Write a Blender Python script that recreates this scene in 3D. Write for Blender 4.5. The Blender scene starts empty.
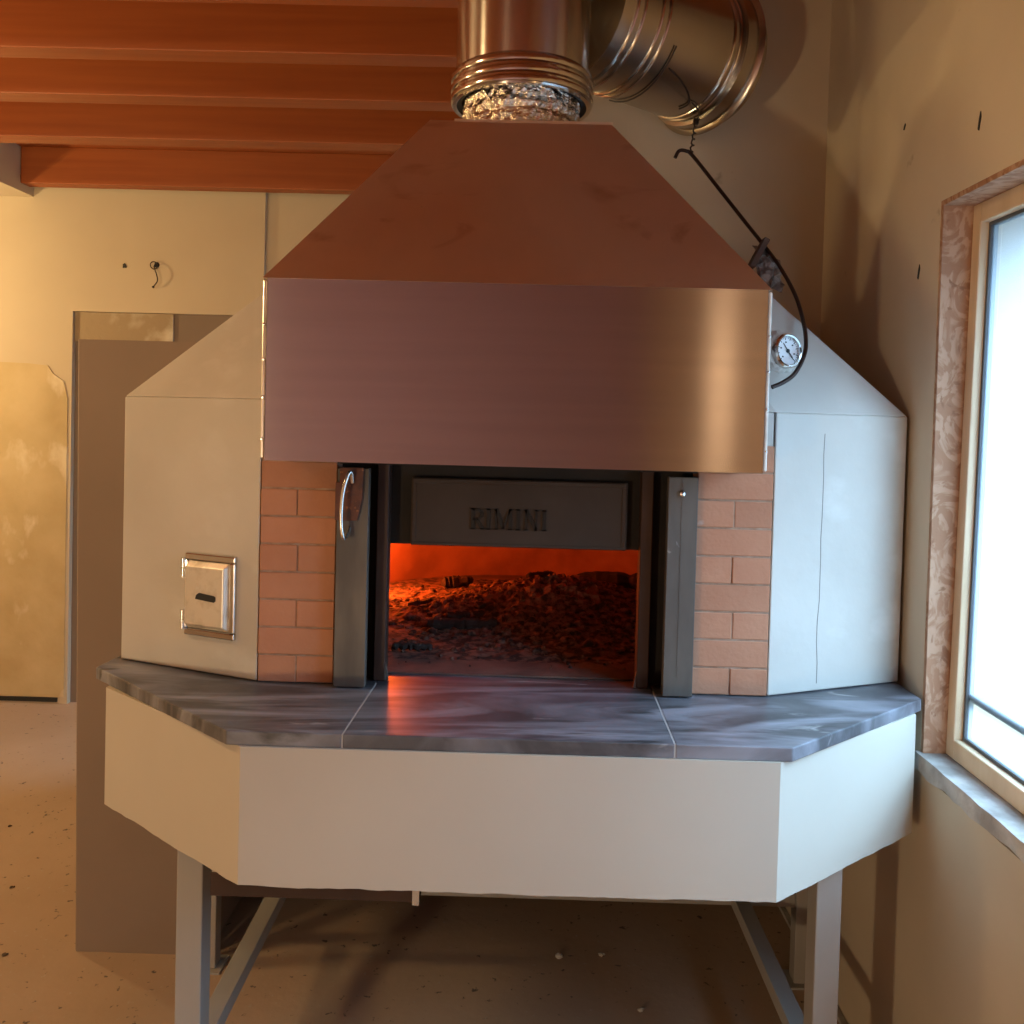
import bpy, bmesh, math, random
from mathutils import Vector, Matrix
random.seed(7)
SC = bpy.context.scene
COL = SC.collection
PI = math.pi
ZF = 0.05          # floor level while building; everything is lowered by this at the end
ZB = 1.12          # top of the worktop

# ------------------------------------------------------------------ materials
MATS = {}
def mat(name, c1, c2=None, scale=6.0, rough=0.6, rough2=None, metal=0.0, bump=0.0, bscale=40.0, stretch=(1, 1, 1),
        detail=6.0, distort=0.0, lo=0.35, hi=0.65, spec=0.5, aniso=0.0, tint=False, extra=None):
    if name in MATS:
        return MATS[name]
    m = bpy.data.materials.new(name); m.use_nodes = True
    nt = m.node_tree; N = nt.nodes; L = nt.links
    b = N['Principled BSDF']
    b.inputs['Metallic'].default_value = metal
    b.inputs['Roughness'].default_value = rough
    b.inputs['Specular IOR Level'].default_value = spec
    b.inputs['Base Color'].default_value = (*c1, 1)
    if aniso:
        b.inputs['Anisotropic'].default_value = aniso
    tc = N.new('ShaderNodeTexCoord'); mp = N.new('ShaderNodeMapping')
    mp.inputs['Scale'].default_value = stretch
    L.new(tc.outputs['Object'], mp.inputs['Vector'])
    col = None
    if c2 is not None:
        n = N.new('ShaderNodeTexNoise'); n.inputs['Scale'].default_value = scale
        n.inputs['Detail'].default_value = detail; n.inputs['Distortion'].default_value = distort
        L.new(mp.outputs[0], n.inputs['Vector'])
        r = N.new('ShaderNodeMapRange'); r.inputs['From Min'].default_value = lo; r.inputs['From Max'].default_value = hi
        L.new(n.outputs['Fac'], r.inputs['Value'])
        mx = N.new('ShaderNodeMix'); mx.data_type = 'RGBA'
        mx.inputs[6].default_value = (*c1, 1); mx.inputs[7].default_value = (*c2, 1)
        L.new(r.outputs[0], mx.inputs[0]); col = mx.outputs[2]
        if rough2 is not None:
            rr = N.new('ShaderNodeMapRange'); rr.inputs['From Min'].default_value = lo; rr.inputs['From Max'].default_value = hi
            rr.inputs['To Min'].default_value = rough; rr.inputs['To Max'].default_value = rough2
            L.new(n.outputs['Fac'], rr.inputs['Value']); L.new(rr.outputs[0], b.inputs['Roughness'])
    if extra:
        # extra: list of (color, scale, lo, hi, stretch, kind)
        for (ec, es, el, eh, est, kind) in extra:
            mp2 = N.new('ShaderNodeMapping'); mp2.inputs['Scale'].default_value = est
            L.new(tc.outputs['Object'], mp2.inputs['Vector'])
            if kind == 'voronoi':
                n2 = N.new('ShaderNodeTexVoronoi'); out = n2.outputs['Distance']
            else:
                n2 = N.new('ShaderNodeTexNoise'); n2.inputs['Detail'].default_value = 5
                n2.inputs['Distortion'].default_value = 0.0 if kind == 'noise' else 2.5
                out = n2.outputs['Fac']
            n2.inputs['Scale'].default_value = es
            L.new(mp2.outputs[0], n2.inputs['Vector'])
            r2 = N.new('ShaderNodeMapRange'); r2.inputs['From Min'].default_value = el; r2.inputs['From Max'].default_value = eh
            L.new(out, r2.inputs['Value'])
            mx2 = N.new('ShaderNodeMix'); mx2.data_type = 'RGBA'
            L.new(r2.outputs[0], mx2.inputs[0])
            if col is None:
                mx2.inputs[6].default_value = (*c1, 1)
            else:
                L.new(col, mx2.inputs[6])
            mx2.inputs[7].default_value = (*ec, 1); col = mx2.outputs[2]
    if tint:
        at = N.new('ShaderNodeAttribute'); at.attribute_name = 'tint'
        hs = N.new('ShaderNodeHueSaturation')
        L.new(at.outputs['Fac'], hs.inputs['Value'])
        if col is None:
            hs.inputs['Color'].default_value = (*c1, 1)
        else:
            L.new(col, hs.inputs['Color'])
        col = hs.outputs[0]
    if col is not None:
        L.new(col, b.inputs['Base Color'])
    if bump:
        n3 = N.new('ShaderNodeTexNoise'); n3.inputs['Scale'].default_value = bscale; n3.inputs['Detail'].default_value = 5
        L.new(mp.outputs[0], n3.inputs['Vector'])
        bp = N.new('ShaderNodeBump'); bp.inputs['Strength'].default_value = min(1, bump); bp.inputs['Distance'].default_value = 0.004 * max(1, bump)
        L.new(n3.outputs['Fac'], bp.inputs['Height']); L.new(bp.outputs[0], b.inputs['Normal'])
    MATS[name] = m
    return m

def emat(name, c, s):
    m = bpy.data.materials.new(name); m.use_nodes = True
    b = m.node_tree.nodes['Principled BSDF']
    b.inputs['Base Color'].default_value = (0.02, 0.01, 0.01, 1)
    b.inputs['Emission Color'].default_value = (*c, 1); b.inputs['Emission Strength'].default_value = s
    return m

plaster = mat('oven plaster', (0.53, 0.49, 0.43), (0.46, 0.42, 0.365), scale=3, rough=0.75, bump=0.25, bscale=25,
              extra=[((0.56, 0.525, 0.47), 5, 0.56, 0.68, (1, 1, 1.4), 'noise')])
apronm = mat('apron board', (0.495, 0.445, 0.37), (0.46, 0.41, 0.34), scale=2.2, rough=0.75, bump=0.12, bscale=16,
             extra=[((0.30, 0.25, 0.20), 55, 0.78, 0.82, (1, 1, 1), 'noise')])
cement = mat('grey beige wall plaster', (0.60, 0.50, 0.365), (0.50, 0.41, 0.295), scale=1.6, rough=0.9, bump=0.25, bscale=14,
             extra=[((0.30, 0.22, 0.15), 7, 0.71, 0.78, (1, 1, 1), 'noise')])
farplaster = mat('cream wall plaster', (0.60, 0.50, 0.36), (0.55, 0.45, 0.32), scale=1.4, rough=0.9, bump=0.15, bscale=12)
roughplaster = mat('ochre undercoat plaster', (0.58, 0.45, 0.26), (0.48, 0.36, 0.19), scale=3.5, rough=0.95, bump=0.5, bscale=22,
                   extra=[((0.68, 0.57, 0.40), 4.5, 0.58, 0.66, (1, 1, .6), 'noise')])
stripplaster = mat('rough patch plaster', (0.36, 0.27, 0.17), (0.62, 0.54, 0.42), scale=6, rough=0.95, bump=0.9, bscale=25, lo=.5, hi=.72)
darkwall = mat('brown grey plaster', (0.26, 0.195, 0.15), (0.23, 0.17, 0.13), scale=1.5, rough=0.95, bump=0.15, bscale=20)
floorm = mat('dusty concrete floor', (0.36, 0.25, 0.165), (0.43, 0.31, 0.215), scale=1.3, rough=0.8, bump=0.35, bscale=30,
             extra=[((0.10, 0.075, 0.06), 38, 0.66, 0.72, (1, 1, 1), 'noise'), ((0.40, 0.32, 0.24), 60, 0.66, 0.72, (1, 1, 1), 'noise')])
wood = mat('orange stained spruce', (0.36, 0.092, 0.018), (0.30, 0.070, 0.013), scale=5, rough=0.5, stretch=(.25, 6, 6), bump=0.08, bscale=14,
           extra=[((0.07, 0.018, 0.008), 9, 0.73, 0.80, (1, 1.6, 1.6), 'noise')])
boards = mat('orange ceiling boards', (0.26, 0.055, 0.012), (0.19, 0.04, 0.010), scale=5, rough=0.55, stretch=(4, .4, 4))
steelpanel = mat('brushed stainless panel', (0.45, 0.40, 0.43), (0.42, 0.375, 0.405), scale=4, rough=0.24, metal=1.0, aniso=1.0, stretch=(.4, 6, 12), detail=3)
_n = steelpanel.node_tree.nodes; _t = _n.new('ShaderNodeTangent'); _t.direction_type = 'RADIAL'; _t.axis = 'Z'
steelpanel.node_tree.links.new(_t.outputs[0], _n['Principled BSDF'].inputs['Tangent']); _n['Principled BSDF'].inputs['Anisotropic Rotation'].default_value = 0.25
steelcone = mat('dusty stainless hood sheet', (0.76, 0.64, 0.53), (0.68, 0.55, 0.44), scale=3.2, rough=0.36, rough2=0.46, metal=1.0,
                extra=[((0.55, 0.40, 0.30), 2.6, 0.60, 0.74, (1, 1.2, 2.2), 'swirl'), ((0.62, 0.57, 0.50), 16, 0.735, 0.76, (1, 3, 3), 'noise')])
inox = mat('polished stainless tube', (0.66, 0.63, 0.60), None, rough=0.14, metal=1.0)
inoxpipe = mat('drawn stainless flue', (0.68, 0.63, 0.58), None, rough=0.20, metal=1.0, aniso=0.95)
_n = inoxpipe.node_tree.nodes; _t = _n.new('ShaderNodeTangent'); _t.direction_type = 'RADIAL'; _t.axis = 'Z'
inoxpipe.node_tree.links.new(_t.outputs[0], _n['Principled BSDF'].inputs['Tangent']); _n['Principled BSDF'].inputs['Anisotropic Rotation'].default_value = 0.25
inoxduct = mat('galvanised duct', (0.56, 0.51, 0.44), (0.50, 0.45, 0.39), scale=3, rough=0.26, metal=1.0)
inoxdoor = mat('worn stainless hatch', (0.80, 0.75, 0.66), (0.55, 0.48, 0.38), scale=22, rough=0.42, rough2=0.6, metal=0.75, lo=.5, hi=.75)
foil = mat('crinkled foil tape', (0.75, 0.70, 0.62), None, rough=0.16, metal=1.0, bump=6.0, bscale=32)
brick = mat('salmon facing brick', (0.47, 0.225, 0.13), (0.43, 0.195, 0.11), scale=11, rough=0.9, bump=0.3, bscale=90, tint=True,
            extra=[((0.56, 0.42, 0.34), 9, 0.70, 0.76, (1, 1, 1), 'noise')])
mortar = mat('brick joint mortar', (0.42, 0.30, 0.22), (0.28, 0.17, 0.11), scale=30, rough=0.95)
poststeel = mat('grey mill steel', (0.135, 0.115, 0.095), (0.10, 0.085, 0.072), scale=9, rough=0.5, rough2=0.65, metal=0.35, stretch=(2, 2, .5),
                extra=[((0.34, 0.32, 0.30), 24, 0.72, 0.80, (1, 1, .5), 'swirl')])
blacksteel = mat('black steel', (0.018, 0.015, 0.013), (0.026, 0.02, 0.016), scale=7, rough=0.7, spec=0.2)
brownsteel = mat('heat browned steel', (0.060, 0.032, 0.022), (0.042, 0.023, 0.017), scale=9, rough=0.6, metal=0.2, spec=0.3)
doorsteel = mat('cast door steel', (0.060, 0.041, 0.030), (0.050, 0.034, 0.025), scale=8, rough=0.7, metal=0.0, spec=0.15)
lettersteel = mat('raised letter steel', (0.010, 0.008, 0.007), None, rough=0.5, metal=0.4)
rust = mat('rusty plate', (0.15, 0.055, 0.03), (0.075, 0.036, 0.026), scale=40, rough=0.85,
           extra=[((0.34, 0.13, 0.05), 60, 0.60, 0.68, (1, 1, 1), 'noise')])
slate = mat('dark slate', (0.095, 0.094, 0.105), (0.045, 0.044, 0.047), scale=5, rough=0.32, rough2=0.44, bump=0.10, bscale=18,
            extra=[((0.25, 0.25, 0.28), 2.6, 0.42, 0.68, (.5, 2.4, 1), 'swirl'), ((0.05, 0.05, 0.052), 4.5, 0.58, 0.70, (.4, 2.4, 1), 'swirl'), ((0.30, 0.29, 0.285), 7, 0.64, 0.72, (.35, 1.8, 1.2), 'swirl')])
slateedge = slate
legpaint = mat('grey painted steel', (0.33, 0.31, 0.285), (0.30, 0.28, 0.255), scale=6, rough=0.5, stretch=(1, 1, .4))
osb = mat('strand board', (0.35, 0.18, 0.10), (0.47, 0.285, 0.18), scale=13, rough=0.85, distort=3.0, stretch=(1, 1.5, .8), lo=.46, hi=.56, bump=0.9, bscale=26,
          extra=[((0.27, 0.13, 0.07), 14, 0.60, 0.68, (1, 2, .8), 'swirl')])
framewood = mat('pale pine', (0.66, 0.50, 0.33), (0.58, 0.42, 0.26), scale=6, rough=0.6, stretch=(6, 3, .5))
sillm = mat('dirty sill plaster', (0.48, 0.45, 0.41), (0.30, 0.27, 0.24), scale=16, rough=0.9, bump=0.8, bscale=45)
gasket = mat('grey gasket', (0.08, 0.085, 0.09), None, rough=0.6)
wirem = mat('dark tie wire', (0.035, 0.022, 0.016), None, rough=0.55, metal=0.3)
rodm = mat('brown metal rod', (0.035, 0.018, 0.013), (0.06, 0.045, 0.04), scale=4, rough=0.4, metal=0.6, lo=.4, hi=.7)
zinc = mat('bright zinc', (0.72, 0.70, 0.66), None, rough=0.25, metal=1.0)
dialm = mat('white dial', (0.80, 0.80, 0.80), None, rough=0.5)
blackm = mat('black paint', (0.012, 0.012, 0.012), None, rough=0.6)
firebrick = mat('sooty firebrick', (0.32, 0.14, 0.075), (0.20, 0.085, 0.05), scale=7, rough=0.95, bump=0.4, bscale=40)
hearthm = mat('ashy hearth stone', (0.17, 0.105, 0.08), (0.09, 0.06, 0.048), scale=9, rough=0.95, bump=0.6, bscale=60, lo=.4, hi=.65)
ashm = mat('ash and cinders', (0.20, 0.115, 0.085), (0.035, 0.024, 0.02), scale=40, rough=1.0, bump=0.8, bscale=120, lo=.42, hi=.58)
char = mat('charred wood', (0.020, 0.016, 0.014), (0.05, 0.035, 0.03), scale=30, rough=0.95, bump=0.8, bscale=60)
lead = mat('white wash flange', (0.78, 0.74, 0.66), (0.62, 0.56, 0.47), scale=30, rough=0.6)
flangesteel = mat('bright folded steel', (0.78, 0.72, 0.62), (0.6, 0.54, 0.45), scale=8, rough=0.28, metal=1.0, stretch=(1, 1, .3))
emberm = emat('glowing embers', (1.0, 0.28, 0.05), 9.0)

mauve = mat('mauve reflection tint', (0.50, 0.37, 0.50), (0.46, 0.34, 0.46), scale=2, rough=0.9)  # invented colour for the unseen front wall, tints the hood panel's reflection

# ------------------------------------------------------------------ mesh builder
class MB:
    def __init__(s):
        s.v = []; s.f = []; s.t = []; s.cur = 1.0
    def add(s, verts, faces, M=None):
        o = len(s.v)
        for p in verts:
            p = Vector(p)
            s.v.append(tuple(M @ p) if M is not None else tuple(p))
        for f in faces:
            s.f.append(tuple(i + o for i in f)); s.t.append(s.cur)
        return s
    def box(s, x0, x1, y0, y1, z0, z1, M=None):
        vs = [(x, y, z) for x in (x0, x1) for y in (y0, y1) for z in (z0, z1)]
        return s.add(vs, [(0, 1, 3, 2), (4, 6, 7, 5), (0, 4, 5, 1), (2, 3, 7, 6), (0, 2, 6, 4), (1, 5, 7, 3)], M)
    def prism(s, poly, z0, z1, M=None):
        n = len(poly)
        vs = [(x, y, z0) for x, y in poly] + [(x, y, z1) for x, y in poly]
        fs = [tuple(range(n - 1, -1, -1)), tuple(range(n, 2 * n))] + [(i, (i + 1) % n, n + (i + 1) % n, n + i) for i in range(n)]
        return s.add(vs, fs, M)
    def poly(s, verts, faces, M=None):
        return s.add(verts, faces, M)
    def tube(s, pts, r, n=10, cap=True):
        pts = [Vector(p) for p in pts]
        rs = r if isinstance(r, (list, tuple)) else [r] * len(pts)
        T = []
        for i in range(len(pts)):
            a = pts[max(0, i - 1)]; b = pts[min(len(pts) - 1, i + 1)]
            T.append((b - a).normalized())
        up = Vector((0, 0, 1)) if abs(T[0].z) < .9 else Vector((1, 0, 0))
        e = T[0].cross(up).normalized()
        vs = []; fs = []
        for i, p in enumerate(pts):
            e = (e - T[i] * e.dot(T[i])).normalized(); g = T[i].cross(e)
            for k in range(n):
                a = 2 * PI * k / n
                vs.append(p + (e * math.cos(a) + g * math.sin(a)) * rs[i])
        for i in range(len(pts) - 1):
            for k in range(n):
                k2 = (k + 1) % n
                fs.append((i * n + k, i * n + k2, (i + 1) * n + k2, (i + 1) * n + k))
        if cap:
            fs.append(tuple(range(n - 1, -1, -1))); fs.append(tuple((len(pts) - 1) * n + k for k in range(n)))
        return s.add(vs, fs)
    def lathe(s, prof, n=64, M=None, closed=False, wob=None):
        # prof: list of (r, z)
        vs = []; fs = []
        for (r, z) in prof:
            for k in range(n):
                a = 2 * PI * k / n
                rr = r + (wob(a, z) if wob else 0)
                vs.append((rr * math.cos(a), rr * math.sin(a), z))
        m = len(prof)
        for i in range(m if closed else m - 1):
            j = (i + 1) % m
            for k in range(n):
                k2 = (k + 1) % n
                fs.append((i * n + k, i * n + k2, j * n + k2, j * n + k))
        return s.add(vs, fs, M)
    def chunk(s, c, r, sq=(1, 1, 1), rot=True):
        t = (1 + 5 ** .5) / 2
        base = [(-1, t, 0), (1, t, 0), (-1, -t, 0), (1, -t, 0), (0, -1, t), (0, 1, t), (0, -1, -t), (0, 1, -t), (t, 0, -1), (t, 0, 1), (-t, 0, -1), (-t, 0, 1)]
        fs = [(0, 11, 5), (0, 5, 1), (0, 1, 7), (0, 7, 10), (0, 10, 11), (1, 5, 9), (5, 11, 4), (11, 10, 2), (10, 7, 6), (7, 1, 8),
              (3, 9, 4), (3, 4, 2), (3, 2, 6), (3, 6, 8), (3, 8, 9), (4, 9, 5), (2, 4, 11), (6, 2, 10), (8, 6, 7), (9, 8, 1)]
        R = Matrix.Rotation(random.uniform(0, 6.28), 3, Vector((random.random() - .5, random.random() - .5, random.random() - .5)).normalized()) if rot else Matrix.Identity(3)
        vs = []
        for b in base:
            p = Vector(b).normalized() * r * random.uniform(.65, 1.25)
            p = R @ p
            vs.append(Vector((p.x * sq[0], p.y * sq[1], p.z * sq[2])) + Vector(c))
        return s.add(vs, fs)
    def build(s, name, m, parent=None, bevel=0.0, smooth=False, seg=2, origin=None, fix=True):
        me = bpy.data.meshes.new(name)
        o0 = Vector((0, 0, 0))
        if parent is not None:
            o0 = Vector(parent['_o'])
        org = Vector(origin) if origin is not None else (o0 if parent is not None else None)
        if org is None:
            xs = [p[0] for p in s.v]; ys = [p[1] for p in s.v]; zs = [p[2] for p in s.v]
            org = Vector(((min(xs) + max(xs)) / 2, (min(ys) + max(ys)) / 2, min(zs)))
        me.from_pydata([tuple(Vector(p) - org) for p in s.v], [], s.f)
        if fix:
            bm = bmesh.new(); bm.from_mesh(me)
            bmesh.ops.recalc_face_normals(bm, faces=bm.faces[:]); bm.to_mesh(me); bm.free()
        if len(set(s.t)) > 1:
            at = me.attributes.new('tint', 'FLOAT', 'FACE')
            for i, t in enumerate(s.t):
                at.data[i].value = t
        me.materials.append(m)
        if smooth:
            me.polygons.foreach_set('use_smooth', [True] * len(me.polygons))
            try:
                me.set_sharp_from_angle(angle=math.radians(38))
            except Exception:
                pass
        me.update()
        o = bpy.data.objects.new(name, me); COL.objects.link(o)
        o['_o'] = tuple(org)
        if parent is not None:
            o.parent = parent; o.location = org - o0
        else:
            o.location = org
        if bevel:
            bv = o.modifiers.new('bevel', 'BEVEL'); bv.width = bevel; bv.segments = seg; bv.limit_method = 'ANGLE'; bv.angle_limit = math.radians(35)
        return o

def tag(o, label, cat, group=None, kind=None):
    o['label'] = label; o['category'] = cat
    if group: o['group'] = group
    if kind: o['kind'] = kind
    return o
def empty(name, loc):
    o = bpy.data.objects.new(name, None); COL.objects.link(o); o.location = loc; o['_o'] = tuple(loc); o.empty_display_size = .1
    return o
def struct(o):
    o['kind'] = 'structure'; return o
def frame(origin, u, v, n):
    # local x->u, y->v, z->n
    M = Matrix((( u[0], v[0], n[0], origin[0]), (u[1], v[1], n[1], origin[1]), (u[2], v[2], n[2], origin[2]), (0, 0, 0, 1)))
    return M

# ------------------------------------------------------------------ the room
XW = 0.985; YB = 0.86; YFAR = 2.93; ZC = 3.18
WY0, WY1, WZ0, WZ1 = -1.45, 0.043, 0.985, 2.295       # window opening in the right wall

struct(MB().box(-5.2, 1.4, -5.2, 3.5, ZF - .12, ZF).build('floor', floorm))
# right wall with the window opening
m = MB()
X2 = 1.30
m.box(XW, X2, WY1, 2.1, ZF, ZC + .1); m.box(XW, X2, -5.2, WY0, ZF, ZC + .1)
m.box(XW, X2, WY0, WY1, ZF, WZ0 - .045); m.box(XW, X2, WY0, WY1, WZ1, ZC + .1)
struct(m.build('wall_right', cement))
# back wall above the oven niche, from behind the flue to the right wall
struct(MB().box(.06, XW, YB, YB + .14, 1.75, ZC + .1).build('wall_back', cement))
# niche behind the oven
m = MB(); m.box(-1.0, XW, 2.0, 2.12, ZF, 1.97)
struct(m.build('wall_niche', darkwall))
# low partition at the left of the oven
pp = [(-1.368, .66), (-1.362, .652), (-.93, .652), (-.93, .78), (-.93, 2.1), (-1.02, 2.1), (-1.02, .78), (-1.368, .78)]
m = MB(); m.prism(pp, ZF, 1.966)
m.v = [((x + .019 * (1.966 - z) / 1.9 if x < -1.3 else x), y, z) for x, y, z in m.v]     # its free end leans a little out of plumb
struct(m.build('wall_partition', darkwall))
# far wall with the recess, and the set-back stretch at its right
m = MB()
m.box(-5.2, -2.555, YFAR, YFAR + .30, ZF, ZC + .1)
m.box(-2.555, -1.47, YFAR, YFAR + .30, 2.298, ZC + .1)
struct(m.build('wall_far', farplaster))
struct(MB().box(-1.47, 1.4, YFAR + .025, YFAR + .30, ZF, ZC + .1).build('wall_setback', farplaster))
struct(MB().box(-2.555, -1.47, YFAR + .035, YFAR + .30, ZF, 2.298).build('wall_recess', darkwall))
struct(MB().box(-2.552, -1.99, YFAR + .022, YFAR + .036, 2.13, 2.296).build('trim_1', stripplaster))
# ochre undercoat area on the far wall, with an uneven top edge
poly = [(-5.1, 2.0), (-4.2, 1.97), (-3.5, 2.01), (-3.0, 2.0), (-2.8, 1.995), (-2.69, 1.985), (-2.66, 1.94), (-2.60, 1.90), (-2.575, 1.80), (-2.572, .09), (-5.1, .09)]
Mx = frame((0, YFAR, 0), (1, 0, 0), (0, 0, 1), (0, -1, 0))
struct(MB().prism(poly, 0, .006, Mx).build('trim_2', roughplaster))
struct(MB().box(-5.1, -2.61, YFAR - .010, YFAR, .062, .085).build('shadow_gap_far', blackm))  # black strip painted in for the shadow gap along the far wall's foot
struct(MB().box(-5.3, -5.2, -5.2, 3.5, ZF, ZC + .1).build('wall_left', farplaster))
struct(MB().box(-5.3, 1.4, -5.3, -5.2, ZF, ZC + .1).build('wall_front', mauve))
# white boxed downstand under the beams, top left
struct(MB().box(-3.25, -2.787, 2.075, YFAR, 2.937, ZC).build('trim_3', farplaster))
# ceiling boards with the beams nearer than the picture's top edge
m = MB(); m.box(-5.2, 1.4, -5.2, 3.5, ZC, ZC + .05)
for k in range(11):
    y = .04 - .46 * k
    m.box(-5.2, XW, y - .10, y, 2.98, ZC)
struct(m.build('ceiling', boards if False else wood))
beam_lab = ['orange wooden ceiling beam cut by the top edge of the photo beside the steel flue',
            'orange wooden ceiling beam, second below the top edge of the photo',
            'orange wooden ceiling beam, third in the row from the top edge',
            'orange wooden ceiling beam, fourth in the row, next to the last',
            'orange wooden beam resting on the far cream wall, last of the row']
for (y0, y1, x0, x1), lab in zip([(.51, .61, -5.2, -.2), (.963, 1.06, -5.2, .06), (1.405, 1.508, -5.2, .5), (1.952, 2.068, -5.2, .5), (2.793, 2.885, -2.785, .5)], beam_lab):
    tag(MB().box(x0, x1, y0, y1, 2.98, ZC).build('ceiling_beam', wood, bevel=.004), lab, 'beam', 'orange ceiling beams', 'thing')

# strand board lining of the window opening, sill, window
m = MB()
m.box(XW + .001, 1.095, WY1 - .012, WY1, WZ0, WZ1); m.box(XW + .001, 1.095, WY0, WY1 - .012, WZ1 - .012, WZ1); m.box(XW + .001, 1.095, WY0, WY0 + .012, WZ0, WZ1 - .012)
struct(m.build('trim_4', osb))
random.seed(3)
m = MB(); n = 40; ring = []
vs = []; fs = []
for i in range(n + 1):
    y = WY1 + .005 - i * (WY1 - WY0) / n
    j = random.uniform(-.006, .006)
    vs += [(1.075, y, WZ0 - .045), (1.075, y, WZ0 + .003), (XW - .012 + random.uniform(-.002, .002), y, WZ0 + .002), (XW - .012 + random.uniform(-.003, .003), y, WZ0 - .036 + j), (XW + .001, y, WZ0 - .043 + j)]
for i in range(n):
    for k in range(5):
        a, b = i * 5 + k, i * 5 + (k + 1) % 5
        fs.append((a, b, b + 5, a + 5))
fs += [(0, 1, 2, 3, 4), tuple(n * 5 + k for k in (4, 3, 2, 1, 0))]
m.poly(vs, fs)
struct(m.build('trim_5', sillm))
# window frame
XF0, XF1 = 1.038, 1.09
wroot = struct(empty('window_1', (1.06, (WY0 + WY1) / 2, WZ0)))
wroot.rotation_euler = (0, .0135, 0)                # the frame leans outwards a touch
fy1 = WY1 - .002; fy0 = WY0 + .012; fz0 = WZ0 + .003; fz1 = WZ1 - .012; fw = .046
m = MB()
m.box(XF0, XF1, fy1 - fw, fy1 - .010, fz0, fz1); m.box(XF0, XF1, fy0, fy0 + fw, fz0, fz1)
m.box(XF0, XF1, fy0 + fw, fy1 - fw, fz1 - fw, fz1); m.box(XF0, XF1, fy0 + fw, fy1 - fw, fz0, fz0 + fw)
m.build('window_frame', framewood, wroot, bevel=.003)
gi = .008
m = MB()
a0, a1, b0, b1 = fy0 + fw, fy1 - fw, fz0 + fw, fz1 - fw
m.box(1.058, 1.076, a1 - gi, a1, b0, b1); m.box(1.058, 1.076, a0, a0 + gi, b0, b1); m.box(1.058, 1.076, a0 + gi, a1 - gi, b1 - gi, b1); m.box(1.058, 1.076, a0 + gi, a1 - gi, b0, b0 + gi)
m.build('window_gasket', gasket, wroot)
MB().box(1.068, 1.086, a0 + gi, a1 - gi, 1.128, 1.146).build('window_bar', gasket, wroot)
pane = bpy.data.materials.new('milky window film'); pane.use_nodes = True
nt = pane.node_tree; N = nt.nodes; L = nt.links; out = N['Material Output']; N.remove(N['Principled BSDF'])
tr = N.new('ShaderNodeBsdfTransparent'); tl = N.new('ShaderNodeBsdfTranslucent'); gl = N.new('ShaderNodeBsdfGlossy')
tr.inputs[0].default_value = (.93, .97, 1, 1); tl.inputs[0].default_value = (.82, .9, .97, 1); gl.inputs['Roughness'].default_value = .25
mx = N.new('ShaderNodeMixShader'); mx.inputs[0].default_value = .22; L.new(tr.outputs[0], mx.inputs[1]); L.new(tl.outputs[0], mx.inputs[2])
mx2 = N.new('ShaderNodeMixShader'); mx2.inputs[0].default_value = .04; L.new(mx.outputs[0], mx2.inputs[1]); L.new(gl.outputs[0], mx2.inputs[2])
L.new(mx2.outputs[0], out.inputs[0])
MB().box(1.064, 1.067, a0 + gi, a1 - gi, b0 + gi, b1 - gi).build('window_pane', pane, wroot)

# ------------------------------------------------------------------ the oven
oven = empty('pizza_oven', (0, .5, ZF))
tag(oven, 'large white plastered pizza oven on grey steel legs with stainless hood and glowing mouth', 'oven')

# plastered body: two wings, lintel, rear, hipped roof
AL, BL = (-.598, 0.0), (-.989, .150)
AR, BR = (.603, 0.0), (.972, .150)
m = MB()
ZS = 1.787
m.prism([AL, (-.598, .22), (-.64, .32), (-.64, 1.62), (-.989, 1.62), BL], ZB + .002, ZS)
m.prism([AR, BR, (.972, 1.62), (.64, 1.62), (.64, .32), (.600, .22)], ZB + .002, ZS)
m.prism([(-.64, 1.5), (.64, 1.5), (.64, 1.62), (-.64, 1.62)], ZB + .002, ZS)
m.prism([(-.598, .004), (.600, .004), (.600, .20), (-.598, .20)], 1.705, ZS)
zt = 2.13
tl_, tr_ = (-.59, .235, zt), (.60, .235, zt)
vs = [(AL[0], AL[1], ZS), (AR[0], AR[1], ZS), (BR[0], BR[1], ZS), (.972, 1.62, ZS), (-.989, 1.62, ZS), (BL[0], BL[1], ZS),
      (-.37, .155, zt), (.38, .155, zt), tr_, (.60, 1.3, zt), (-.59, 1.3, zt), tl_]
fs = [(0, 1, 7, 6), (1, 2, 8, 7), (2, 3, 9, 8), (3, 4, 10, 9), (4, 5, 11, 10), (5, 0, 6, 11), (6, 7, 8, 9, 10, 11), (0, 5, 4, 3, 2, 1)]
m.poly(vs, fs)
body = m.build('oven_body', plaster, oven, bevel=.004)
m = MB(); m.prism([(-.95, .20), (.94, .20), (.94, 1.6), (-.95, 1.6)], .86, ZB - .0305); m.prism([(-.95, .245), (.94, .245), (.94, 1.6), (-.95, 1.6)], ZB - .0305, ZB + .0015)
m.build('oven_base', blacksteel, oven)

cu = Vector((BR[0] - AR[0], BR[1] - AR[1], 0)).normalized(); cn = Vector((cu.y, -cu.x, 0))
random.seed(2)
zz = [1.14 + .05 * k for k in range(13)]; xx = [.140 + random.uniform(-.0025, .0025) + .003 * (k / 12) for k in range(13)]
pl_ = [(x - .0009, z) for x, z in zip(xx, zz)] + [(x + .0009, z) for x, z in zip(xx[::-1], zz[::-1])]
MB().prism(pl_, -.001, .0006, frame((AR[0], AR[1], 0), cu, (0, 0, 1), cn)).build('plaster_crack', mat('crack line', (0.22, 0.20, 0.18), None, rough=.9), oven)
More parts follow.
